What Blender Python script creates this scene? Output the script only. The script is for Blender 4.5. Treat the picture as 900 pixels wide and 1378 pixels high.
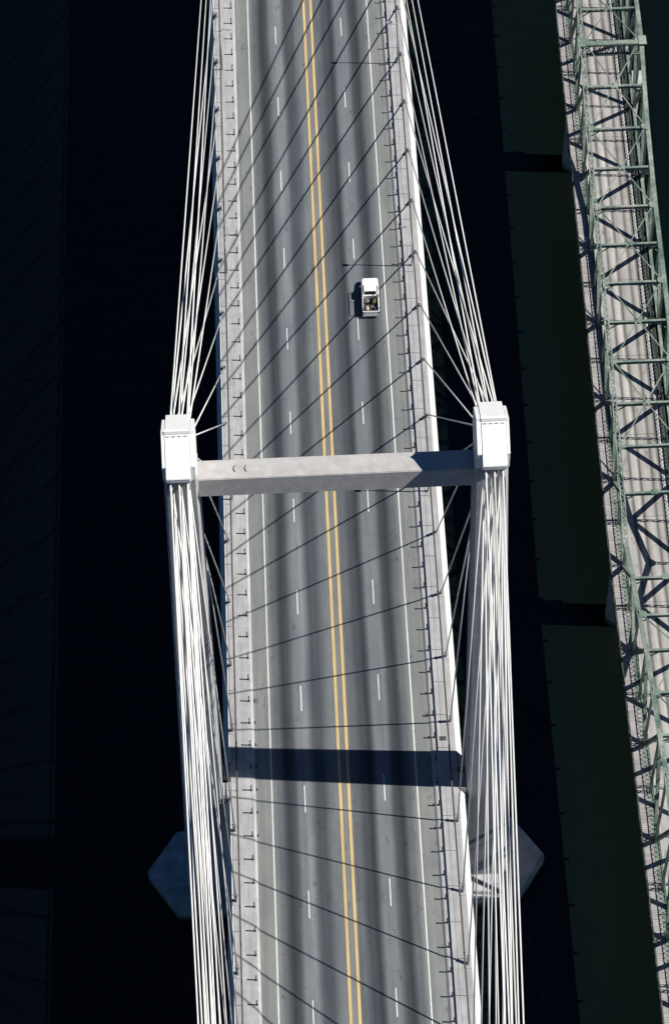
import bpy, bmesh, math, random
from mathutils import Vector, Matrix, Euler
random.seed(7)
for o in list(bpy.data.objects): bpy.data.objects.remove(o)
scn = bpy.context.scene
COL = scn.collection

# ------------------------------------------------------------------ camera
F_PX, TILT, ROLL, YAW = 3634.03, 0.5879, -0.0276, 0.0174
CAM = Vector((-2.618, -137.41, 257.52))
fw = Vector((math.sin(YAW)*math.sin(TILT), math.cos(YAW)*math.sin(TILT), -math.cos(TILT)))
rt = Vector((math.cos(YAW), -math.sin(YAW), 0)); up = rt.cross(fw)
rt, up = math.cos(ROLL)*rt + math.sin(ROLL)*up, -math.sin(ROLL)*rt + math.cos(ROLL)*up
cd = bpy.data.cameras.new("camera"); cam = bpy.data.objects.new("camera", cd); COL.objects.link(cam)
cam.matrix_world = Matrix(((rt.x, up.x, -fw.x, CAM.x), (rt.y, up.y, -fw.y, CAM.y), (rt.z, up.z, -fw.z, CAM.z), (0, 0, 0, 1)))
cd.sensor_fit = 'VERTICAL'; cd.sensor_height = 24.0; cd.lens = 24.0*F_PX/1378.0
cd.clip_start = 1.0; cd.clip_end = 8000.0
scn.camera = cam

# ------------------------------------------------------------------ sky, sun, exposure
SUN_EL = math.radians(47.3); SUN_AZ = math.atan2(1.0, -0.085)      # from +X, a touch from -Y
w = bpy.data.worlds.new("World"); scn.world = w; w.use_nodes = True
nt = w.node_tree; bg = nt.nodes["Background"]
sk = nt.nodes.new("ShaderNodeTexSky"); sk.sky_type = 'NISHITA'; sk.sun_disc = False
sk.air_density = 1.0; sk.dust_density = 0.0; sk.ozone_density = 10.0
sk.sun_elevation = SUN_EL; sk.sun_rotation = SUN_AZ
tint = nt.nodes.new("ShaderNodeMix"); tint.data_type = 'RGBA'; tint.blend_type = 'MULTIPLY'; tint.inputs[0].default_value = 1.0
tint.inputs[7].default_value = (0.38, 0.55, 0.66, 1)      # cool slide-film rendering of a clear sky
nt.links.new(sk.outputs[0], tint.inputs[6]); nt.links.new(tint.outputs[2], bg.inputs[0]); bg.inputs[1].default_value = 0.05
sd = bpy.data.lights.new("sun", 'SUN'); sd.energy = 5.0; sd.angle = math.radians(0.42); sd.color = (1.0, 0.965, 0.91)
so = bpy.data.objects.new("sun", sd); COL.objects.link(so)
sdir = Vector((math.sin(SUN_AZ)*math.cos(SUN_EL), math.cos(SUN_AZ)*math.cos(SUN_EL), math.sin(SUN_EL)))
so.rotation_euler = sdir.to_track_quat('Z', 'Y').to_euler(); so.location = (150, -20, 160)
vs = scn.view_settings; vs.view_transform = 'Standard'; vs.look = 'None'; vs.gamma = 1.0
vs.use_curve_mapping = False; vs.exposure = 0.45

# ------------------------------------------------------------------ materials
def nodes(name):
    m = bpy.data.materials.new(name); m.use_nodes = True
    t = m.node_tree; return m, t, t.nodes["Principled BSDF"]
def N(t, kind, **kw):
    n = t.nodes.new(kind)
    for k, v in kw.items(): setattr(n, k, v)
    return n
def pos_map(t, scale):
    g = N(t, "ShaderNodeNewGeometry"); mp = N(t, "ShaderNodeMapping")
    mp.inputs['Scale'].default_value = scale
    t.links.new(g.outputs['Position'], mp.inputs['Vector']); return mp.outputs[0]
def noise(t, scale, sc=1.0, detail=5, rough=0.6):
    n = N(t, "ShaderNodeTexNoise"); n.inputs['Scale'].default_value = sc
    n.inputs['Detail'].default_value = detail; n.inputs['Roughness'].default_value = rough
    t.links.new(pos_map(t, scale), n.inputs['Vector']); return n.outputs['Fac']
def ramp(t, fac, stops, interp='LINEAR'):
    r = N(t, "ShaderNodeValToRGB"); r.color_ramp.interpolation = interp
    e = r.color_ramp.elements
    while len(e) < len(stops): e.new(0.5)
    for el, (p, c) in zip(e, stops):
        el.position = p; el.color = (*c, 1) if len(c) == 3 else c
    t.links.new(fac, r.inputs[0]); return r.outputs[0]
def mix(t, a, b, fac=1.0, mode='MULTIPLY'):
    m = N(t, "ShaderNodeMix", data_type='RGBA', blend_type=mode)
    if isinstance(fac, float): m.inputs[0].default_value = fac
    else: t.links.new(fac, m.inputs[0])
    for s, i in ((a, 6), (b, 7)):
        if isinstance(s, tuple): m.inputs[i].default_value = (*s, 1)
        else: t.links.new(s, m.inputs[i])
    return m.outputs[2]
def bump(t, b, h, strength=0.2, dist=0.02):
    n = N(t, "ShaderNodeBump"); n.inputs['Strength'].default_value = strength; n.inputs['Distance'].default_value = dist
    t.links.new(h, n.inputs['Height']); t.links.new(n.outputs[0], b.inputs['Normal'])
def g3(v): return (v, v, v)
def plain(name, c, rough=0.6, metal=0.0, var=0.12, sc=1.5):
    m, t, b = nodes(name)
    f = noise(t, (1, 1, 1), sc)
    col = mix(t, c, ramp(t, f, [(0.3, g3(1-2*var)), (0.7, g3(1.0))]))
    t.links.new(col, b.inputs['Base Color']); b.inputs['Roughness'].default_value = rough; b.inputs['Metallic'].default_value = metal
    return m
def concrete(name, c, streak=(1, 0.06, 1), amount=0.22, joint=0.0):
    m, t, b = nodes(name)
    a = ramp(t, noise(t, (1, 1, 1), 0.9), [(0.3, g3(1-amount)), (0.7, g3(1.0))])
    s = ramp(t, noise(t, streak, 2.2, 4), [(0.35, g3(1-amount)), (0.62, g3(1.0))])
    f = ramp(t, noise(t, (1, 1, 1), 14.0, 3), [(0.3, g3(0.9)), (0.7, g3(1.0))])
    col = mix(t, mix(t, mix(t, c, a), s), f)
    if joint:                                    # casting joints between the precast segments
        g = N(t, "ShaderNodeNewGeometry"); x = N(t, "ShaderNodeSeparateXYZ"); t.links.new(g.outputs['Position'], x.inputs[0])
        q = N(t, "ShaderNodeMath", operation='PINGPONG'); q.inputs[1].default_value = joint/2; t.links.new(x.outputs[1], q.inputs[0])
        k = ramp(t, q.outputs[0], [(0.0, g3(0.78)), (0.012, g3(0.9)), (0.03, g3(1.0))])
        col = mix(t, col, k)
    t.links.new(col, b.inputs['Base Color']); b.inputs['Roughness'].default_value = 0.85
    bump(t, b, noise(t, (1, 1, 1), 9.0, 4), 0.25, 0.02)
    return m

M = {}
M['concrete'] = concrete('deck_concrete', (0.415, 0.415, 0.415), joint=8.23)
M['kerb'] = concrete('kerb_concrete', (0.44, 0.435, 0.43))
M['fairing'] = concrete('fairing_concrete', (0.62, 0.615, 0.60), amount=0.08, joint=8.23)
M['pylon'] = concrete('pylon_concrete', (0.54, 0.54, 0.535), streak=(1, 1, 0.05), amount=0.25)
M['beam'] = concrete('crossbeam_concrete', (0.47, 0.455, 0.445), streak=(0.5, 0.5, 0.5), amount=0.16)
M['footing'] = concrete('footing_concrete', (0.52, 0.52, 0.52), streak=(0.4, 0.4, 0.4))
m, t, b = nodes('white_cable_sheath')
oi = N(t, "ShaderNodeObjectInfo")
c1 = ramp(t, oi.outputs['Random'], [(0.0, (0.60, 0.585, 0.55)), (0.5, (0.72, 0.71, 0.68)), (1.0, (0.80, 0.795, 0.77))])
c2 = ramp(t, noise(t, (1, 1, 1), 0.5, 5), [(0.3, g3(0.86)), (0.65, g3(1.0))])
t.links.new(mix(t, c1, c2), b.inputs['Base Color']); b.inputs['Roughness'].default_value = 0.5; M['cable'] = m
m = M['footing']; t = m.node_tree; b = t.nodes["Principled BSDF"]
old = b.inputs['Base Color'].links[0].from_socket
g = N(t, "ShaderNodeNewGeometry"); x = N(t, "ShaderNodeSeparateXYZ"); t.links.new(g.outputs['Position'], x.inputs[0])
jt = N(t, "ShaderNodeMath", operation='MULTIPLY_ADD'); jt.inputs[1].default_value = 0.7; t.links.new(noise(t, (1, 1, 1), 1.2, 4), jt.inputs[0]); t.links.new(x.outputs[2], jt.inputs[2])
mr = N(t, "ShaderNodeMapRange"); mr.inputs[1].default_value = -23.0; mr.inputs[2].default_value = -20.6; t.links.new(jt.outputs[0], mr.inputs[0])
wl = ramp(t, mr.outputs[0], [(0.0, (0.16, 0.2, 0.12)), (0.45, (0.3, 0.34, 0.24)), (0.6, g3(0.85)), (1.0, g3(1.0))])     # algae and wet band at the waterline
st = ramp(t, noise(t, (1, 1, 1), 0.5, 6, 0.65), [(0.35, g3(0.72)), (0.62, g3(1.0))])
t.links.new(mix(t, mix(t, old, wl), st), b.inputs['Base Color'])
M['head'] = plain('white_steel_housing', (0.82, 0.82, 0.80), 0.4, var=0.04)
M['steel'] = plain('grey_galvanised_steel', (0.30, 0.31, 0.32), 0.5, 0.3)
M['lamp'] = plain('pale_lamp_steel', (0.42, 0.43, 0.43), 0.5, 0.2)
M['rail'] = plain('brown_handrail_steel', (0.075, 0.062, 0.057), 0.6, 0.1)
M['post'] = plain('dark_post_steel', (0.075, 0.075, 0.075), 0.6, 0.3)
M['dark'] = plain('dark_opening', (0.015, 0.015, 0.017), 0.8)
def paint(name, c):
    m, t, b = nodes(name)
    a = ramp(t, noise(t, (1, 0.5, 1), 5.0, 6, 0.7), [(0.34, (0.2, 0.2, 0.2)), (0.46, c)])            # worn through to the asphalt
    a = mix(t, c, a, ramp(t, noise(t, (0.3, 0.12, 1), 1.0, 3), [(0.35, g3(0.8)), (0.65, g3(0.1))]), 'MIX')
    a = mix(t, a, ramp(t, noise(t, (1, 0.2, 1), 0.7, 4), [(0.3, g3(0.78)), (0.7, g3(1.05))]))
    t.links.new(a, b.inputs['Base Color']); b.inputs['Roughness'].default_value = 0.75
    return m
M['white_paint'] = paint('white_road_paint', (0.62, 0.62, 0.60))
M['yellow_paint'] = paint('yellow_road_paint', (0.56, 0.395, 0.165))

# asphalt: pale wheel paths, dark oily lane centres
m, t, b = nodes('asphalt')
g = N(t, "ShaderNodeNewGeometry"); x = N(t, "ShaderNodeSeparateXYZ"); t.links.new(g.outputs['Position'], x.inputs[0])
wob = N(t, "ShaderNodeMath", operation='MULTIPLY_ADD'); wob.inputs[1].default_value = 0.7; wob.inputs[2].default_value = -0.35
t.links.new(noise(t, (0.15, 0.035, 1), 1.0, 2), wob.inputs[0])
ad = N(t, "ShaderNodeMath", operation='ADD'); t.links.new(x.outputs[0], ad.inputs[0]); t.links.new(wob.outputs[0], ad.inputs[1])
mr = N(t, "ShaderNodeMapRange"); mr.inputs[1].default_value = -9.6; mr.inputs[2].default_value = 9.6
t.links.new(ad.outputs[0], mr.inputs[0])
LI, DK, SH, MD = (0.140, 0.153, 0.168), (0.023, 0.027, 0.033), (0.185, 0.194, 0.186), (0.098, 0.108, 0.117)
prof = [(-9.5, SH), (-7.9, (0.19, 0.2, 0.195)), (-7.0, MD), (-6.05, DK), (-5.6, (0.036, 0.041, 0.05)), (-4.7, LI), (-3.9, (0.175, 0.187, 0.2)),
        (-2.9, (0.05, 0.056, 0.066)), (-2.3, (0.054, 0.061, 0.072)), (-1.2, (0.13, 0.145, 0.152)), (0, (0.17, 0.175, 0.17)), (1.1, MD), (2.2, (0.044, 0.05, 0.061)), (2.8, DK),
        (3.7, LI), (4.6, LI), (5.5, (0.038, 0.044, 0.052)), (6.0, DK), (6.9, MD), (7.8, (0.185, 0.195, 0.192)), (9.5, SH)]
base = ramp(t, mr.outputs[0], [((p+9.6)/19.2, c) for p, c in prof], 'EASE')
col = mix(t, base, ramp(t, noise(t, (2.4, 0.02, 1), 1.0, 5), [(0.3, g3(0.82)), (0.7, g3(1.12))]))
col = mix(t, col, ramp(t, noise(t, (0.35, 0.12, 1), 1.0, 5), [(0.28, (0.72, 0.75, 0.78)), (0.72, (1.12, 1.1, 1.06))]))
col = mix(t, col, ramp(t, noise(t, (1, 1, 1), 22, 3), [(0.3, g3(0.85)), (0.7, g3(1.1))]))
col = mix(t, col, ramp(t, noise(t, (1, 0.5, 1), 0.9, 2), [(0.66, g3(1.0)), (0.72, g3(0.66))]))
vo = N(t, "ShaderNodeTexVoronoi"); vo.feature = 'DISTANCE_TO_EDGE'; vo.inputs['Scale'].default_value = 1.0      # hairline cracks, long cells
wm = N(t, "ShaderNodeVectorMath", operation='ADD'); t.links.new(pos_map(t, (0.42, 0.11, 1)), wm.inputs[0])
nz = N(t, "ShaderNodeTexNoise"); nz.inputs['Scale'].default_value = 0.6; nz.inputs['Detail'].default_value = 6
t.links.new(pos_map(t, (1, 1, 1)), nz.inputs['Vector']); t.links.new(nz.outputs['Color'], wm.inputs[1]); t.links.new(wm.outputs[0], vo.inputs['Vector'])
crk = ramp(t, vo.outputs['Distance'], [(0.0, g3(0.0)), (0.018, g3(1.0))])
mk = ramp(t, noise(t, (1, 0.4, 1), 0.09, 3), [(0.48, g3(1.0)), (0.60, g3(0.0))])
sc_ = N(t, "ShaderNodeMix", data_type='RGBA', blend_type='LIGHTEN'); sc_.inputs[0].default_value = 1.0
t.links.new(crk, sc_.inputs[6]); t.links.new(mk, sc_.inputs[7])
col = mix(t, col, ramp(t, sc_.outputs[2], [(0.0, g3(0.62)), (1.0, g3(1.0))]))
t.links.new(col, b.inputs['Base Color']); b.inputs['Roughness'].default_value = 0.9
bump(t, b, noise(t, (1, 1, 1), 30, 3), 0.3, 0.01); M['asphalt'] = m

# old truss bridge: pale concrete roadway with tyre streaks (uses the Y-aligned streak noise)
def truss_x(Y): return 31.72 + (0.0150*(Y-33) if Y > 33 else 0.0)
m, t, b = nodes('old_roadway_concrete')
tc = N(t, "ShaderNodeUVMap"); tc.uv_map = 'across'
x = N(t, "ShaderNodeSeparateXYZ"); t.links.new(tc.outputs[0], x.inputs[0])
A, B_ = (0.375, 0.372, 0.36), (0.125, 0.122, 0.12)
st = [(0.0, (0.3, 0.29, 0.27)), (0.09, A), (0.17, A), (0.235, B_), (0.30, A), (0.37, (0.46, 0.45, 0.42)), (0.44, B_), (0.50, (0.33, 0.32, 0.30)), (0.56, A), (0.63, A), (0.70, B_), (0.75, (0.3, 0.29, 0.27)),
      (0.80, A), (0.86, B_), (0.92, A), (1.0, A)]
base = ramp(t, x.outputs[0], st, 'EASE')
col = mix(t, base, ramp(t, noise(t, (1.5, 0.05, 1), 1.0, 5), [(0.3, g3(0.8)), (0.7, g3(1.1))]))
col = mix(t, col, ramp(t, noise(t, (0.6, 0.25, 1), 1.0, 4), [(0.3, (0.72, 0.71, 0.70)), (0.7, (1.05, 1.02, 1.0))]))
col = mix(t, col, ramp(t, noise(t, (1.2, 0.5, 1), 0.8, 6, 0.7), [(0.56, g3(1.0)), (0.66, g3(0.62))]))
g = N(t, "ShaderNodeNewGeometry"); x = N(t, "ShaderNodeSeparateXYZ"); t.links.new(g.outputs['Position'], x.inputs[0])
q = N(t, "ShaderNodeMath", operation='PINGPONG'); q.inputs[1].default_value = 5.85; t.links.new(x.outputs[1], q.inputs[0])
col = mix(t, col, ramp(t, q.outputs[0], [(0.0, g3(0.5)), (0.05, g3(0.75)), (0.10, g3(1.0))]))
t.links.new(col, b.inputs['Base Color']); b.inputs['Roughness'].default_value = 0.9; M['oldroad'] = m
M['plank'] = concrete('weathered_footway_planks', (0.415, 0.395, 0.385), streak=(0.05, 3.5, 1), amount=0.3)
m, t, b = nodes('pale_green_truss_paint')
c1 = ramp(t, noise(t, (1, 1, 1), 0.35, 4), [(0.30, (0.075, 0.14, 0.105)), (0.46, (0.18, 0.235, 0.195)), (0.68, (0.33, 0.36, 0.31))])
c2 = ramp(t, noise(t, (1, 1, 1), 3.0, 5), [(0.3, g3(0.55)), (0.65, g3(1.0))])
c3 = ramp(t, noise(t, (1, 1, 1), 1.7, 6, 0.7), [(0.6, g3(1.0)), (0.70, (0.5, 0.36, 0.27))])
t.links.new(mix(t, mix(t, c1, c2), c3), b.inputs['Base Color']); b.inputs['Roughness'].default_value = 0.6; M['truss'] = m
M['floorsteel'] = plain('dark_green_floor_steel', (0.05, 0.065, 0.055), 0.7)
m, t, b = nodes('river_water')
g = N(t, "ShaderNodeNewGeometry"); x = N(t, "ShaderNodeSeparateXYZ"); t.links.new(g.outputs['Position'], x.inputs[0])
mr = N(t, "ShaderNodeMapRange"); mr.inputs[1].default_value = -40; mr.inputs[2].default_value = 40; t.links.new(x.outputs[0], mr.inputs[0])
cw = ramp(t, mr.outputs[0], [(0.0, (0.0004, 0.0012, 0.0014)), (1.0, (0.0023, 0.0046, 0.0035))])     # darker towards -X, paler and greener towards the old bridge
t.links.new(mix(t, cw, ramp(t, noise(t, (1, 0.3, 1), 0.03, 4), [(0.3, g3(0.75)), (0.7, g3(1.2))])), b.inputs['Base Color'])
b.inputs['Roughness'].default_value = 0.16; b.inputs['IOR'].default_value = 1.333
wv = N(t, "ShaderNodeMath", operation='ADD')
t.links.new(noise(t, (0.5, 0.9, 1), 0.55, 5, 0.55), wv.inputs[0]); t.links.new(noise(t, (0.7, 1.6, 1), 0.14, 3), wv.inputs[1])
bump(t, b, wv.outputs[0], 0.6, 0.4); M['water'] = m
M['truckpaint'] = plain('white_truck_paint', (0.80, 0.79, 0.76), 0.35, var=0.03)
M['glass'] = plain('dark_glass', (0.012, 0.014, 0.016), 0.08, var=0.0)
M['rubber'] = plain('tyre_rubber', (0.02, 0.02, 0.02), 0.85)
M['bedliner'] = plain('dirty_bed_floor', (0.045, 0.042, 0.032), 0.9, var=0.3, sc=5)
M['chrome'] = plain('chrome_bumper', (0.62, 0.62, 0.62), 0.25, 0.7)
M['red'] = plain('red_lens', (0.35, 0.02, 0.02), 0.3)
M['olive'] = plain('olive_canvas', (0.11, 0.105, 0.045), 0.9, var=0.25, sc=6)
M['greycloth'] = plain('grey_canvas', (0.14, 0.14, 0.145), 0.9, var=0.2, sc=6)
M['sack'] = plain('pale_sack', (0.42, 0.40, 0.34), 0.9, var=0.2, sc=6)
M['wood'] = plain('sawn_timber', (0.36, 0.28, 0.18), 0.8, var=0.2, sc=5)
M['navy'] = plain('navy_plastic', (0.03, 0.035, 0.06), 0.5)

# ------------------------------------------------------------------ mesh helpers
class MB:
    def __init__(s): s.v = []; s.f = []
    def add(s, vs, fs):
        k = len(s.v); s.v += [tuple(v) for v in vs]; s.f += [tuple(i+k for i in f) for f in fs]; return s
    def hexa(s, p):           # 8 corners: bottom loop 0-3, top loop 4-7
        return s.add(p, [(3, 2, 1, 0), (4, 5, 6, 7), (0, 1, 5, 4), (1, 2, 6, 5), (2, 3, 7, 6), (3, 0, 4, 7)])
    def box(s, x0, x1, y0, y1, z0, z1):
        return s.hexa([(x0, y0, z0), (x1, y0, z0), (x1, y1, z0), (x0, y1, z0), (x0, y0, z1), (x1, y0, z1), (x1, y1, z1), (x0, y1, z1)])
    def bar(s, p, q, wd, ht, ref=(0, 0, 1)):
        p, q = Vector(p), Vector(q); d = (q-p).normalized(); ref = Vector(ref)
        if abs(d.dot(ref)) > 0.97: ref = Vector((1, 0, 0)) if abs(d.x) < 0.9 else Vector((0, 1, 0))
        a = d.cross(ref).normalized(); c = a.cross(d).normalized()
        a *= wd/2; c *= ht/2
        return s.hexa([p-a-c, p+a-c, p+a+c, p-a+c, q-a-c, q+a-c, q+a+c, q-a+c])
    def tube(s, p, q, r0, r1=None, n=10, cap=True):
        p, q = Vector(p), Vector(q); r1 = r0 if r1 is None else r1; d = (q-p).normalized()
        ref = Vector((0, 0, 1)) if abs(d.z) < 0.9 else Vector((1, 0, 0))
        a = d.cross(ref).normalized(); c = d.cross(a)
        vs = []
        for P, r in ((p, r0), (q, r1)):
            vs += [P + r*(math.cos(2*math.pi*i/n)*a + math.sin(2*math.pi*i/n)*c) for i in range(n)]
        fs = [(i, (i+1) % n, n+(i+1) % n, n+i) for i in range(n)]
        if cap: fs += [tuple(range(n-1, -1, -1)), tuple(range(n, 2*n))]
        return s.add(vs, fs)
    def prism(s, prof, axis, a, b):   # profile extruded along axis; profile is in the other two axes in order
        def P(u, v, wv): return {'x': (wv, u, v), 'y': (u, wv, v), 'z': (u, v, wv)}[axis]
        n = len(prof)
        vs = [P(u, v, a) for u, v in prof] + [P(u, v, b) for u, v in prof]
        return s.add(vs, [(i, (i+1) % n, n+(i+1) % n, n+i) for i in range(n)] + [tuple(range(n-1, -1, -1)), tuple(range(n, 2*n))])
    def mesh(s, name, mat, smooth=False, bevel=0.0):
        me = bpy.data.meshes.new(name); me.from_pydata(s.v, [], s.f)
        bm = bmesh.new(); bm.from_mesh(me); bmesh.ops.recalc_face_normals(bm, faces=bm.faces)
        if bevel: bmesh.ops.bevel(bm, geom=bm.edges[:], offset=bevel, segments=2, affect='EDGES', clamp_overlap=True)
        bm.to_mesh(me); bm.free()
        me.materials.append(mat if not isinstance(mat, str) else M[mat])
        if smooth:
            for p in me.polygons: p.use_smooth = True
        return me
    def build(s, name, mat, parent=None, smooth=False, bevel=0.0):
        return link(name, s.mesh(name, mat, smooth, bevel), parent)
def link(name, me, parent=None, loc=None):
    o = bpy.data.objects.new(name, me); COL.objects.link(o); o.parent = parent
    if loc is not None: o.location = loc
    return o
def tag(o, label, cat, group=None):
    o['label'] = label; o['category'] = cat
    if group: o['group'] = group
    return o
def thing(name, label, cat, loc=(0, 0, 0), rz=0.0, group=None):
    o = bpy.data.objects.new(name, None); COL.objects.link(o); o.location = loc; o.rotation_euler = (0, 0, rz)
    return tag(o, label, cat, group)
def structure(o): o['kind'] = 'structure'; return o
def stuff(o): o['kind'] = 'stuff'; return o

Y0, Y1 = -172.0, 172.0            # length of cable-stayed deck that is built
SP, YA = 8.23, 6.08               # stay spacing, first stay from the pylon
WATER = -23.0

# ------------------------------------------------------------------ river
o = MB().add([(-3000, -2600, WATER), (3000, -2600, WATER), (3000, 3400, WATER), (-3000, 3400, WATER)], [(0, 1, 2, 3)]).build('river', 'water'); structure(o)

# ------------------------------------------------------------------ cable-stayed bridge
bridge = thing('cable_stayed_bridge', 'concrete cable stayed bridge with white stays and twin pylons over dark water', 'bridge')
MB().prism([(-12.15, 0.0-0.03), (12.15, -0.03), (12.6, -0.95), (8.2, -2.1), (-8.2, -2.1), (-12.6, -0.95)], 'y', Y0, Y1).build('box_girder', 'concrete', bridge)
for sx in (-1, 1):
    for a, c in ((Y0, -2.25), (2.25, Y1)):
        pr = [(sx*12.16, 0.196), (sx*12.28, 0.196), (sx*12.86, -0.88), (sx*12.80, -1.0), (sx*12.62, -1.0)]
        MB().prism(pr, 'y', a, c).build('edge_fairing', 'fairing', bridge)
    mb = MB().box(*sorted((sx*12.17, sx*13.02)), -2.1, -0.2, -0.9, 0.19)
    mb.box(*sorted((sx*12.17, sx*13.0)), 0.6, 2.1, -0.9, -0.1)
    mb.build('bearing_bracket', 'concrete', bridge, bevel=0.04)

# pylon legs, housings, crossbeam, footing
def leg_x(z):
    f = (z+20.5)/80.5
    return 13.35*(1-f)+12.3*f, 18.0*(1-f)+15.3*f
def leg_y(z):
    f = (z+20.5)/80.5
    return 2.35*(1-f)+1.38*f
for sx in (-1, 1):
    zs = [-21.0, 0, 20, 40, 60.0]; vs = []; fs = []
    ch = 0.22
    for z in zs:
        a, c = leg_x(z); h = leg_y(z)
        ring = [(a+ch, -h), (c-ch, -h), (c, -h+ch), (c, h-ch), (c-ch, h), (a+ch, h), (a, h-ch), (a, -h+ch)]
        vs += [(sx*px, py, z) for px, py in ring]
    for i in range(len(zs)-1):
        fs += [(i*8+j, i*8+(j+1) % 8, i*8+8+(j+1) % 8, i*8+8+j) for j in range(8)]
    fs += [tuple(range(7, -1, -1)), tuple(range(len(zs)*8-8, len(zs)*8))]
    leg = MB().add(vs, fs).build('pylon_leg', 'pylon', bridge)
    # white steel housing over the cable anchorages: gabled cover, wider collar at the ridge
    prof = [(-3.5, 62.75), (-3.5, 62.2), (-1.7, 59.95), (1.7, 59.95), (3.5, 62.2), (3.5, 62.75), (0.0, 65.05)]
    MB().prism(prof, 'x', sx*12.78, sx*14.95).build('tower_head', 'head', leg, bevel=0.05)
    prof2 = [(-2.6, 61.2), (-1.55, 59.96), (1.55, 59.96), (2.6, 61.2), (2.6, 63.3), (0.25, 64.85), (0.0, 65.22), (-0.25, 64.85), (-2.6, 63.3)]
    for a, c in ((12.35, 12.775), (14.955, 15.25)):
        MB().prism(prof2, 'x', sx*a, sx*c).build('side_plate', 'head', leg, bevel=0.04)
    MB().prism([(-0.22, 64.97), (0.22, 64.97), (0.1, 65.24), (-0.1, 65.24)], 'x', sx*12.79, sx*14.94).build('ridge_strip', 'head', leg)
    for k in range(4):                       # vent slots below the ridge
        cx = sx*(13.1+k*0.52)
        MB().hexa([(cx-0.16, -0.42, 64.785), (cx+0.16, -0.42, 64.785), (cx+0.16, -0.33, 64.845), (cx-0.16, -0.33, 64.845), (cx-0.16, -0.425, 64.80), (cx+0.16, -0.425, 64.80), (cx+0.16, -0.335, 64.86), (cx-0.16, -0.335, 64.86)]).build('vent_slot', 'steel', leg)
    for k in range(3):
        cx = sx*(13.87+(k-1)*0.78)
        for s in (-1, 1):
            MB().tube((cx, s*2.95, 61.62), (cx, s*3.62, 61.20), 0.24, n=10).build('cable_collar', 'steel', leg, smooth=False)
    # inner access ladder cage as slim bars on the deck side of the leg
    mb = MB()
    for zz in range(2, 58):
        a = leg_x(zz)[0]; mb.box(*sorted((sx*(a-0.10), sx*(a-0.06))), 0.3, 0.75, zz, zz+0.05)
    for yy in (0.3, 0.75):
        mb.bar((sx*(leg_x(1.5)[0]-0.08), yy, 1.5), (sx*(leg_x(58.5)[0]-0.08), yy, 58.5), 0.05, 0.05)
    mb.build('access_ladder', 'steel', leg)
MB().hexa([(-12.4, -1.35, 56.7), (12.4, -1.35, 56.7), (12.4, 1.35, 56.7), (-12.4, 1.35, 56.7), (-12.4, -1.05, 58.95), (12.4, -1.05, 58.95), (12.4, 1.05, 58.95), (-12.4, 1.05, 58.95)]).build('crossbeam', 'beam', bridge, bevel=0.06)
cb = [o for o in bridge.children if o.name.startswith('crossbeam')][0]
for xx in (-9.05, -8.05):
    mb = MB(); mb.bar((xx+0.08, -0.36, 58.99), (xx-0.08, 0.0, 58.99), 0.08, 0.1); mb.bar((xx-0.08, 0.0, 58.99), (xx+0.08, 0.36, 58.99), 0.08, 0.1)
    mb.build('lifting_bracket', 'steel', cb)
MB().box(-13.6, 13.6, -1.4, 1.4, -6.2, -3.4).build('crossbeam', 'pylon', bridge, bevel=0.05)
hexp = [(-22.6, -0.2), (-19.2, -5.2), (19.2, -5.2), (22.6, -0.2), (19.2, 4.8), (-19.2, 4.8)]
MB().prism(hexp, 'z', -26.0, -20.5).build('pier_footing', 'footing', bridge, bevel=0.12)

# stay cables: 18 to each side of the pylon, in both planes
for sx in (-1, 1):
    for s in (-1, 1):
        for k in range(18):
            ya = s*(YA+SP*k); lev = k//3; colm = k % 3
            top = Vector((sx*(13.87+(colm-1)*0.75), s*1.6, 60.35+0.45*lev)); foot = Vector((sx*11.82, ya, 0.21))
            d = (top-foot).normalized()
            c = MB().tube(foot-d*0.15, top, 0.076, n=10).build('stay_cable', 'cable', bridge, smooth=True)
            mb = MB().tube(foot-d*0.12, foot+d*1.15, 0.17, 0.15, n=12)
            mb.tube(foot+d*1.15, foot+d*1.28, 0.185, 0.185, n=12)
            mb.build('anchor_sleeve', 'steel', c)
            mb = MB().box(foot.x-0.36, foot.x+0.36, ya-0.45, ya+0.35, 0.19, 0.27); mb.build('anchor_plate', 'kerb', c)

# ------------------------------------------------------------------ road, footways, markings
road = structure(MB().box(-9.5, 9.5, Y0, Y1, -0.025, 0.0).build('road', 'asphalt'))
for sx in (-1, 1):
    n = 'footway_left' if sx < 0 else 'footway_right'
    fwy = structure(MB().box(*sorted((sx*9.78, sx*12.15)), Y0, Y1, -0.02, 0.2).build(n, 'concrete'))
    MB().prism([(sx*9.5, -0.02), (sx*9.505, 0.02), (sx*9.70, 0.17), (sx*9.775, 0.20), (sx*9.775, -0.02)], 'y', Y0, Y1).build('kerb', 'kerb', fwy)
    if sx > 0: MB().box(10.5, 11.25, 3.75, 4.3, 0.2, 0.215).build('access_hatch', 'post', fwy)
    for k in range(-3, 4):
        yy = k*2.743+1.6; MB().box(*sorted((sx*9.30, sx*9.495)), yy-0.16, yy+0.16, 0.001, 0.008).build('drain_grate', 'dark', fwy)
for sx in (-1, 1):
    MB().box(sx*7.78-0.07, sx*7.78+0.07, Y0, Y1, 0.001, 0.005).build('edge_line', 'white_paint', road)
    MB().box(sx*0.46-0.15, sx*0.46+0.15, Y0, Y1, 0.001, 0.005).build('centre_line', 'yellow_paint', road)
dash = MB().box(-0.06, 0.06, -3.2, 0.0, 0.0, 0.004).mesh('lane_dash', 'white_paint')
for sx in (-1, 1):
    for i in range(-5, 17):
        yy = 23.86-12.384*(i-7) + (1.0 if sx > 0 else 0)
        link('lane_dash', dash, road, (sx*4.27, yy, 0.001))
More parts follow.
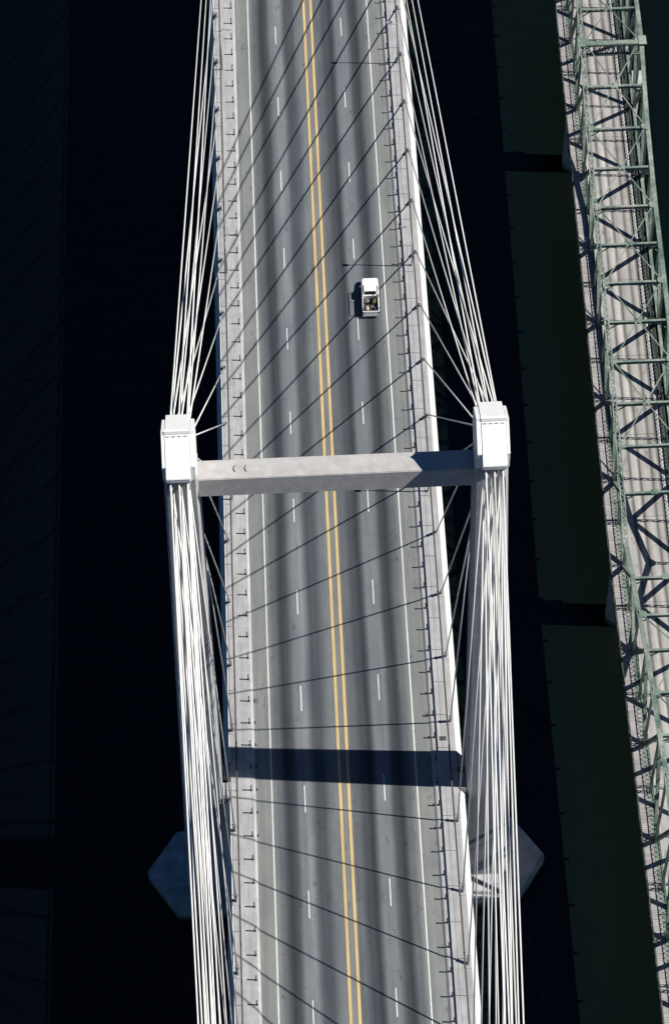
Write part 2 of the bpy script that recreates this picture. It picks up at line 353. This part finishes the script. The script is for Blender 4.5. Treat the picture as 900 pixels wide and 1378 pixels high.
# expansion joints near both ends of the built deck
for yy in (-171.0, 171.0):
    MB().box(-9.5, 9.5, yy-0.1, yy+0.1, 0.001, 0.006).build('expansion_joint', 'dark', road)

# traffic railings (posts with two slim pipes) and handrails
post = MB(); post.box(-0.05, 0.05, -0.07, 0.07, 0.0, 0.98); post.box(-0.12, 0.12, -0.13, 0.13, 0.0, 0.03); post.box(-0.09, 0.05, -0.08, 0.08, 0.9, 1.0)
postm = post.mesh('post', 'post')
hp = MB().box(-0.025, 0.025, -0.025, 0.025, 0.0, 1.33).mesh('handrail_post', 'rail')
for sx in (-1, 1):
    side = 'beside the truss bridge' if sx > 0 else 'away from the truss bridge'
    r = thing('traffic_railing', 'row of short dark posts along the kerb of the footway ' + side, 'railing', (sx*9.98, 0, 0.2))
    for n in range(-40, 50):
        yy = 4.2+2.743*n
        link('post', postm, r, (0, yy, 0)).rotation_euler = (0, 0, 0 if sx > 0 else math.pi)
    r = thing('handrail', 'long slim brown handrail at the outer side of the footway ' + side, 'railing', (sx*11.44, 0, 0.2))
    MB().box(-0.09, 0.09, Y0+6, Y1-6, 1.33, 1.40).build('top_rail', 'rail', r)
    MB().tube((0, Y0+6, 0.7), (0, Y1-6, 0.7), 0.012, n=6).build('lower_rail', 'rail', r)
    for n in range(-38, 39):
        link('handrail_post', hp, r, (0, 4.2-1.37+4.115*n, 0))

# street lamps
def lamp_meshes():
    pm = MB(); pm.tube((0, 0, 0), (0, 0, 6.9), 0.09, 0.055, n=10); pm.tube((0, 0, 6.9), (-0.35, 0, 7.35), 0.055, 0.045, n=8); pm.tube((-0.35, 0, 7.35), (-0.75, 0, 7.45), 0.045, n=8)
    bm_ = MB(); bm_.box(-0.2, 0.2, -0.2, 0.2, 0.0, 0.06); bm_.tube((0, 0, 0.06), (0, 0, 0.5), 0.14, 0.11, n=10)
    lm = MB(); lm.prism([(-0.72, 7.50), (-1.45, 7.46), (-1.45, 7.36), (-0.85, 7.32), (-0.72, 7.38)], 'y', -0.16, 0.16)
    gm = MB(); gm.box(-1.38, -0.9, -0.12, 0.12, 7.29, 7.335)
    return pm.mesh('pole', 'lamp', True), bm_.mesh('base', 'lamp'), lm.mesh('lamp_housing', 'lamp', False, 0.03), gm.mesh('lens', 'head')
LP = lamp_meshes()
ords = {36.4: 'nearest the pylon', 69.7: 'abreast of the white pickup truck', 103.1: 'next beyond the pickup truck'}
for sx in (-1, 1):
    for yy, txt in ords.items():
        side = 'on the truss bridge side' if sx > 0 else 'on the open river side'
        s = thing('street_lamp', 'slim pale street lamp %s, %s' % (side, txt), 'street lamp', (sx*11.25, yy, 0.2), 0 if sx > 0 else math.pi, 'street lamps along the cable stayed bridge')
        po = link('pole', LP[0], s); link('base', LP[1], s); h = link('lamp_housing', LP[2], s); link('lens', LP[3], h)

# ------------------------------------------------------------------ pickup truck (heads +Y)
TX, TYR = 5.90, 62.15            # centre line, rear end
tr = thing('pickup_truck', 'white pickup truck with loaded open bed and pipe rack', 'pickup truck', (TX, TYR, 0.005), math.radians(-0.6))
W2 = 0.93
tr.scale = (1.10, 1.03, 1.0)
def loft(secs, mat, name, parent, bevel=0.0, smooth=False):
    n = len(secs[0]); vs = [p for s in secs for p in s]; fs = []
    for i in range(len(secs)-1):
        fs += [(i*n+j, i*n+(j+1) % n, i*n+n+(j+1) % n, i*n+n+j) for j in range(n)]
    fs += [tuple(range(n-1, -1, -1)), tuple(range((len(secs)-1)*n, len(secs)*n))]
    return MB().add(vs, fs).build(name, mat, parent, smooth, bevel)
def sec(y, z0, z1, wb, wt):      # cross section ring: slightly tumblehome sides, rounded shoulders
    return [(-wb*0.92, y, z0), (wb*0.92, y, z0), (wb, y, z0+0.18), (wb, y, z1-0.16), (wt, y, z1-0.04), (wt*0.82, y, z1), (-wt*0.82, y, z1), (-wt, y, z1-0.04), (-wb, y, z1-0.16), (-wb, y, z0+0.18)]
body = loft([sec(2.42, 0.38, 1.10, W2, 0.88), sec(3.9, 0.38, 1.10, W2, 0.88), sec(4.3, 0.38, 1.06, W2, 0.87), sec(4.95, 0.40, 0.99, 0.91, 0.82), sec(5.12, 0.45, 0.90, 0.86, 0.76)], 'truckpaint', 'body', tr, 0.025)
cab = loft([[(-0.84, 2.48, 1.08), (0.84, 2.48, 1.08), (0.70, 2.62, 1.70), (-0.70, 2.62, 1.70)], [(-0.84, 3.95, 1.08), (0.84, 3.95, 1.08), (0.70, 3.45, 1.70), (-0.70, 3.45, 1.70)]], 'truckpaint', 'cab', tr, 0.05)
MB().hexa([(-0.62, 2.475, 1.16), (0.62, 2.475, 1.16), (0.62, 2.55, 1.16), (-0.62, 2.55, 1.16), (-0.55, 2.575, 1.60), (0.55, 2.575, 1.60), (0.55, 2.65, 1.60), (-0.55, 2.65, 1.60)]).build('rear_window', 'glass', cab)
MB().hexa([(-0.74, 3.90, 1.13), (0.74, 3.90, 1.13), (0.74, 3.935, 1.13), (-0.74, 3.935, 1.13), (-0.62, 3.46, 1.66), (0.62, 3.46, 1.66), (0.62, 3.515, 1.66), (-0.62, 3.515, 1.66)]).build('windscreen', 'glass', cab)
for sx in (-1, 1):
    MB().hexa([(sx*0.81, 2.75, 1.14), (sx*0.845, 2.75, 1.14), (sx*0.845, 3.72, 1.14), (sx*0.81, 3.72, 1.14), (sx*0.70, 2.80, 1.60), (sx*0.735, 2.80, 1.60), (sx*0.735, 3.42, 1.60), (sx*0.70, 3.42, 1.60)]).build('side_window', 'glass', cab)
    d = MB().hexa([(sx*0.925, 2.70, 0.50), (sx*0.942, 2.70, 0.50), (sx*0.942, 3.75, 0.50), (sx*0.925, 3.75, 0.50), (sx*0.925, 2.70, 0.93), (sx*0.942, 2.70, 0.93), (sx*0.942, 3.75, 0.93), (sx*0.925, 3.75, 0.93)]).build('door', 'truckpaint', tr)
    MB().box(*sorted((sx*0.943, sx*0.96)), 2.82, 2.98, 0.84, 0.88).build('handle', 'chrome', d)
    mo = MB(); mo.bar((sx*0.86, 3.62, 1.12), (sx*1.06, 3.60, 1.20), 0.03, 0.03); mo.box(*sorted((sx*0.98, sx*1.16)), 3.54, 3.64, 1.12, 1.36); mo.build('wing_mirror', 'chrome', tr, bevel=0.01)
    MB().box(*sorted((sx*0.52, sx*0.80)), 5.06, 5.135, 0.66, 0.82).build('headlight', 'chrome', tr, bevel=0.02)
    MB().box(*sorted((sx*0.80, sx*0.925)), -0.015, 0.05, 0.72, 1.0).build('taillight', 'red', tr)
    for yy in (0.95, 4.25):
        wl = MB().tube((sx*0.70, yy, 0.345), (sx*0.93, yy, 0.345), 0.345, n=24).build('wheel', 'rubber', tr, bevel=0.02)
        MB().tube((sx*0.90, yy, 0.345), (sx*0.945, yy, 0.345), 0.20, 0.17, n=16).build('rim', 'chrome', wl)
    # bed sides and rack
    MB().box(*sorted((sx*0.80, sx*0.925)), 0.0, 2.40, 0.42, 1.10).build('bed_side', 'truckpaint', tr, bevel=0.025)
    rk = MB(); rk.bar((sx*0.87, 0.12, 1.77), (sx*0.87, 3.55, 1.80), 0.07, 0.06)
    for yy in (0.2, 2.2): rk.bar((sx*0.87, yy, 1.09), (sx*0.87, yy, 1.76), 0.06, 0.06)
    rk.build('rack_rail', 'truckpaint' if sx > 0 else 'lamp', tr)
MB().box(-0.80, 0.80, 0.0, 2.41, 0.50, 0.60).build('bed_floor', 'bedliner', tr)
MB().box(-0.80, 0.80, 2.34, 2.415, 0.6, 1.10).build('bed_front', 'truckpaint', tr)
MB().box(-0.80, 0.80, -0.01, 0.075, 0.5, 1.09).build('tailgate', 'truckpaint', tr, bevel=0.015)
MB().box(-0.92, 0.92, -0.26, -0.04, 0.42, 0.60).build('rear_bumper', 'chrome', tr, bevel=0.03)
MB().box(-0.93, 0.93, 5.12, 5.26, 0.40, 0.60).build('front_bumper', 'chrome', tr, bevel=0.04)
MB().box(-0.86, 0.86, 0.1, 5.0, 0.30, 0.40).build('chassis', 'dark', tr)

def cargo(name, label, cat, fn, mat, x, y, rz=0.0, bevel=0.03, smooth=False):
    mb = MB(); fn(mb); o = mb.build(name, mat, None, smooth, bevel)
    o.location = (TX+x, TYR+y, 0.607); o.rotation_euler = (0, 0, rz); tag(o, label, cat); return o
def lump(mb, rx, ry, rz, seed, n=10):
    rnd = random.Random(seed); rings = 6; vs = []; fs = []
    for i in range(rings+1):
        ph = math.pi*i/rings
        for j in range(n):
            a = 2*math.pi*j/n; k = 1+rnd.uniform(-0.14, 0.14)
            sg = lambda c: math.copysign(abs(c)**0.7, c)
            vs.append((rx*k*sg(math.cos(a))*math.sin(ph), ry*k*sg(math.sin(a))*math.sin(ph), max(0.0, rz*(1-math.cos(ph))/1.0)))
    for i in range(rings):
        fs += [(i*n+j, i*n+(j+1) % n, i*n+n+(j+1) % n, i*n+n+j) for j in range(n)]
    mb.add(vs, fs)
cargo('duffel_bag', 'grey canvas bag against the cab in the pickup bed', 'bag', lambda m: lump(m, 0.32, 0.36, 0.19, 3), 'greycloth', -0.42, 1.88, 0.1, 0, True)
cargo('tarpaulin_bundle', 'olive canvas bundle against the cab in the pickup bed', 'bundle', lambda m: lump(m, 0.30, 0.42, 0.22, 5), 'olive', 0.36, 1.84, -0.1, 0, True)
cargo('sack', 'pale bulging sack lying in the pickup bed', 'sack', lambda m: lump(m, 0.24, 0.42, 0.15, 9), 'sack', -0.40, 0.80, 0.15, 0, True)
cargo('timber_plank', 'short sawn plank lying diagonally in the pickup bed', 'plank', lambda m: m.box(-0.055, 0.055, -0.45, 0.45, 0.0, 0.05), 'wood', 0.18, 1.05, 0.75, 0.005)
cargo('tool_box', 'dark blue tool box in the pickup bed', 'tool box', lambda m: (m.box(-0.17, 0.17, -0.3, 0.3, 0.0, 0.22), m.box(-0.14, 0.14, -0.26, 0.26, 0.221, 0.25), m.box(-0.02, 0.02, -0.1, 0.1, 0.26, 0.29)), 'navy', 0.50, 0.62, 0.1, 0.01)
cargo('paper_bundle', 'small pale bundle beside the tailgate in the pickup bed', 'bundle', lambda m: lump(m, 0.15, 0.12, 0.07, 12), 'sack', 0.08, 0.30, 0.3, 0, True)

# ------------------------------------------------------------------ old truss bridge
ZT = -5.0; UL, UR = 1.5, 8.9
tb = thing('truss_bridge', 'old pale green steel truss bridge with concrete roadway beside the cable stayed bridge', 'bridge')
nodesY = [98.5-5.85*k for k in range(-8, 27)]
def hgt(Y):
    P = [(150, 8.6), (133, 9.6), (116, 11.2), (104.35, 12.2), (98.5, 12.4), (92.65, 10.6), (86.8, 9.3), (80.95, 8.6), (75.1, 8.2), (63.4, 8.1), (51.7, 8.0), (40.0, 7.4), (34.15, 6.4), (28.3, 4.7),
         (22.45, 6.8), (16.6, 8.4), (10.75, 10.7), (4.9, 11.7), (-0.95, 12.9), (-6.8, 14.2), (-24, 14.2), (-36, 11.5), (-60, 8.0)]
    for (a, h0), (c, h1) in zip(P, P[1:]):
        if a >= Y >= c: return h0+(h1-h0)*(a-Y)/(a-c)
    return P[0][1] if Y > P[0][0] else P[-1][1]
def tp(u, Y, h): return Vector((truss_x(Y)+u, Y, ZT+h))
YE = nodesY[0], nodesY[-1]
brk = [YE[0], 33.0, YE[1]]
def strip(name, mat, u0, u1, h0, h1, parent=tb, uv=False):
    vs = []; fs = []
    for Y in brk:
        vs += [tp(u0, Y, h0), tp(u1, Y, h0), tp(u1, Y, h1), tp(u0, Y, h1)]
    for i in range(2):
        fs += [(i*4+j, i*4+(j+1) % 4, i*4+4+(j+1) % 4, i*4+4+j) for j in range(4)]
    fs += [(3, 2, 1, 0), (8, 9, 10, 11)]
    o = MB().add(vs, fs).build(name, mat, parent)
    if uv:
        me = o.data; l = me.uv_layers.new(name='across')
        for lp in me.loops:
            v = me.vertices[lp.vertex_index].co
            l.data[lp.index].uv = ((v.x-truss_x(v.y)-u0)/(u1-u0), v.y/100)
    return o
rd = strip('roadway', 'oldroad', 2.25, 7.75, -0.35, 0.0, uv=True)
strip('kerb', 'floorsteel', 7.755, 7.98, -0.3, 0.22); strip('kerb', 'kerb', 2.02, 2.245, -0.3, 0.22)  # far kerb darkened to stand in for shade beside the far truss
strip('line', 'white_paint', 7.42, 7.52, 0.001, 0.006, rd)
strip('gap_filler', 'floorsteel', 7.985, 9.15, -0.75, -0.45)  # dark filler added to block sun, keeping the deck's shadow on water solid
strip('gap_filler', 'floorsteel', 1.32, 2.015, -0.75, -0.45)
strip('bottom_chord', 'truss', UL-0.2, UL+0.2, -0.44, 0.12); strip('bottom_chord', 'truss', UR-0.2, UR+0.2, -0.44, 0.12)
# plank footway outside the near truss, planks as one part (too small to pick apart)
mb = MB(); Y = YE[1]+0.2; rnd = random.Random(4)
while Y < YE[0]-0.3:
    dz = rnd.uniform(-0.012, 0.012); wd = 0.24
    a = tp(0.05+rnd.uniform(-0.03, 0.03), Y, 0.12+dz); 
    mb.box(a.x, a.x+1.22, Y, Y+wd, ZT+0.06+dz, ZT+0.13+dz); Y += 0.265
stuff(mb.build('footway_planking', 'plank', tb))
for u in (0.2, 1.0): strip('stringer', 'floorsteel', u, u+0.14, -0.3, 0.04)
strip('edge_beam', 'floorsteel', 0.0, 0.12, -0.5, 0.03)
for u in (2.6, 3.9, 5.2, 6.5, 7.4): strip('stringer', 'floorsteel', u-0.12, u+0.12, -1.0, -0.36)
def laced(mb, p, q, wd, dp, lat, nrm, pitch=0.75):
    """two channels joined by zigzag lacing; lat = direction between the channels, nrm = outward face direction"""
    p, q, lat, nrm = Vector(p), Vector(q), Vector(lat).normalized(), Vector(nrm).normalized()
    for s in (-1, 1): mb.bar(p+lat*s*wd/2, q+lat*s*wd/2, dp, 0.07, lat)
    L = (q-p).length; n = max(2, int(L/pitch)); d = (q-p)/n
    for f in (-1, 1):
        for i in range(n):
            s = 1 if i % 2 else -1
            mb.bar(p+d*i+lat*s*wd/2+nrm*f*dp/2, p+d*(i+1)-lat*s*wd/2+nrm*f*dp/2, 0.07, 0.02, nrm)
for u in (UL, UR):
    for i, (a, c) in enumerate(zip(nodesY, nodesY[1:])):
        A, C = tp(u, a, hgt(a)), tp(u, c, hgt(c))
        mb = MB(); zv = Vector((0, 0, 1))
        if a < 30 or u == UR: mb.bar(A, C, 0.46, 0.30); mb.bar(A+zv*0.175, C+zv*0.175, 0.54, 0.04)
        else:
            laced(mb, A, C, 0.44, 0.34, (1, 0, 0), (0, 0, 1), 0.5)
            for sd_ in (-1, 1): mb.bar(A+Vector((sd_*0.23, 0, 0.18)), C+Vector((sd_*0.23, 0, 0.18)), 0.14, 0.03)
        mb.build('top_chord', 'truss', tb)
        if i % 2 == 0: p, q = tp(u, a, 0.1), C
        else: p, q = A, tp(u, c, 0.1)
        mb = MB(); d = (q-p).normalized(); mb.bar(p, q, 0.30, 0.36, (0, -d.z, d.y))
        laced(mb, p+d*0.5, q-d*0.5, 0.36, 0.36, (0, -d.z, d.y), (1, 0, 0))
        mb.build('diagonal', 'truss', tb)
    for i, a in enumerate(nodesY):
        mb = MB(); laced(mb, tp(u, a, 0.1), tp(u, a, hgt(a)-0.1), 0.28, 0.24, (0, 1, 0), (1, 0, 0)); mb.build('vertical', 'truss', tb)
        for h, wd in ((hgt(a)-0.1, 0.75), (0.0, 0.8)):
            P = tp(u, a, h)
            for s in (-1, 1):
                g = MB().prism([(P.y-wd*0.7, P.z+0.1), (P.y-wd*0.3, P.z-wd*0.55), (P.y+wd*0.3, P.z-wd*0.55), (P.y+wd*0.7, P.z+0.1), (P.y+wd*0.4, P.z+0.24), (P.y-wd*0.4, P.z+0.24)], 'x', P.x+s*0.25-0.012, P.x+s*0.25+0.012)
                g.build('gusset_plate', 'truss', tb)
for i, a in enumerate(nodesY):
    h = hgt(a)
    if h < 5.5: continue
    A, C = tp(UL+0.28, a, h+0.02), tp(UR-0.28, a, h+0.02)
    mb = MB(); mb.bar(A, C, 0.28, 0.12); mb.bar(A-Vector((0, 0, 0.42)), C-Vector((0, 0, 0.42)), 0.22, 0.08)
    n = 9
    for j in range(n):
        p = A+(C-A)*j/n; q = A+(C-A)*(j+1)/n; z = Vector((0, 0, 0.42))
        mb.bar(p-(z if j % 2 else z*0), q-(z*0 if j % 2 else z), 0.06, 0.05)
    st = mb.build('top_strut', 'truss', tb)
    if i % 2 == 1:
        mp = (A+C)/2; MB().box(mp.x-0.42, mp.x+0.42, mp.y-0.34, mp.y+0.34, mp.z+0.065, mp.z+0.085).build('gusset_plate', 'truss', st)
    else:
        for P, s in ((A, 1), (C, -1)):
            MB().prism([(P.x-s*0.3, P.y-0.62), (P.x+s*0.55, P.y-0.30), (P.x+s*0.55, P.y+0.30), (P.x-s*0.3, P.y+0.62)], 'z', P.z+0.19, P.z+0.21).build('gusset_plate', 'truss', st)
    if i % 2 == 0 and i+2 < len(nodesY):
        e, m_ = nodesY[i+2], nodesY[i+1]
        if hgt(e) < 5.5 or hgt(m_) < 5.5: continue
        mid = (tp(UL, m_, hgt(m_)+0.02)+tp(UR, m_, hgt(m_)+0.02))/2
        for P in (tp(UL+0.28, a, h), tp(UR-0.28, a, h), tp(UL+0.28, e, hgt(e)), tp(UR-0.28, e, hgt(e))):
            MB().bar(P+Vector((0, 0, 0.1)), mid+Vector((0, 0, 0.12)), 0.12, 0.10).build('lateral_brace', 'truss', tb)
    # sway frame knee braces
    for u, s in ((UL, 1), (UR, -1)):
        MB().bar(tp(u+s*0.2, a, h-1.5), tp(u+s*1.5, a, h-0.4), 0.12, 0.10).build('knee_brace', 'truss', tb)
# heavy portal frame at the tallest panel point over the upper pier
a = 98.5; h = hgt(a)
mb = MB(); z = Vector((0, 0, 1))
A, C = tp(UL-0.1, a-0.45, h+0.12), tp(UR+0.1, a-0.45, h+0.12)
mb.bar(A, C, 0.62, 0.30); mb.bar(A-z*1.9, C-z*1.9, 0.40, 0.2)
for j in range(12):
    p = A+(C-A)*j/12; q = A+(C-A)*(j+1)/12
    mb.bar(p-z*(0.1 if j % 2 else 1.8), q-z*(1.8 if j % 2 else 0.1), 0.12, 0.08); mb.bar(p-z*(1.8 if j % 2 else 0.1), q-z*(0.1 if j % 2 else 1.8), 0.12, 0.08)
pt = mb.build('portal_frame', 'truss', tb)
for P in (A, C): MB().box(P.x-0.5, P.x+0.5, P.y-0.5, P.y+1.0, P.z+0.16, P.z+0.2).build('gusset_plate', 'truss', pt)
# lattice guard railing inside the far truss, slim rail on the near edge
for u, name in ((8.2, 'lattice_railing'), (1.85, 'lattice_railing')):
    mb = MB(); Y = YE[1]
    while Y < YE[0]-0.6:
        p = tp(u, Y, 0.15 if u > 5 else 0.15); q = tp(u, Y+0.55, 1.15)
        mb.bar(p, q, 0.05, 0.03, (1, 0, 0)); mb.bar(tp(u, Y+0.55, 0.15), tp(u, Y, 1.15), 0.05, 0.03, (1, 0, 0)); Y += 0.55
    for i in range(2):
        for hh in (0.12, 1.18): mb.bar(tp(u, brk[i], hh), tp(u, brk[i+1], hh), 0.09, 0.07)
    for a in nodesY:
        mb.bar(tp(u, a+2.9, -0.44), tp(u, a+2.9, 1.2), 0.10, 0.10)
    stuff(mb.build(name, 'truss' if u < 5 else 'floorsteel', tb))  # far railing given the dark colour to imitate the shade band there
er = MB()
for i in range(2):
    for hh, ww in ((1.15, 0.07), (0.7, 0.035), (0.35, 0.035)): er.bar(tp(0.03, brk[i], hh), tp(0.03, brk[i+1], hh), ww, 0.05)
Y = YE[1]
while Y < YE[0]: er.bar(tp(0.03, Y, -0.4), tp(0.03, Y, 1.14), 0.05, 0.05); Y += 1.95
er.build('footway_railing', 'floorsteel', tb)
for a in nodesY:
    MB().box(truss_x(a)+0.02, truss_x(a)+9.15, a-0.16, a+0.16, ZT-1.35, ZT-0.76 if False else ZT-1.01).build('floor_beam', 'floorsteel', tb)
    for (p, q) in ((tp(0.1, a, -0.3), tp(UL, a, -1.1)),): MB().bar(p, q, 0.14, 0.10).build('cantilever_bracket', 'floorsteel', tb)
# concrete piers of the truss bridge
for yy in (104.6, 32.4, -42.0):
    x0 = truss_x(yy)
    mb = MB(); pts = []
    for k in range(9): an = math.pi*(0.5+k/8); pts.append((x0+2.3+1.3*math.cos(an), yy+1.3*math.sin(an)))
    for k in range(9): an = math.pi*(-0.5+k/8); pts.append((x0+9.2+1.3*math.cos(an), yy+1.3*math.sin(an)))
    mb.prism(pts, 'z', -26, -7.2); p = mb.build('pier', 'footing', tb)
    MB().box(x0+0.6, x0+10.8, yy-1.6, yy+1.6, -7.19, -6.36).build('pier_cap', 'footing', p, bevel=0.08)
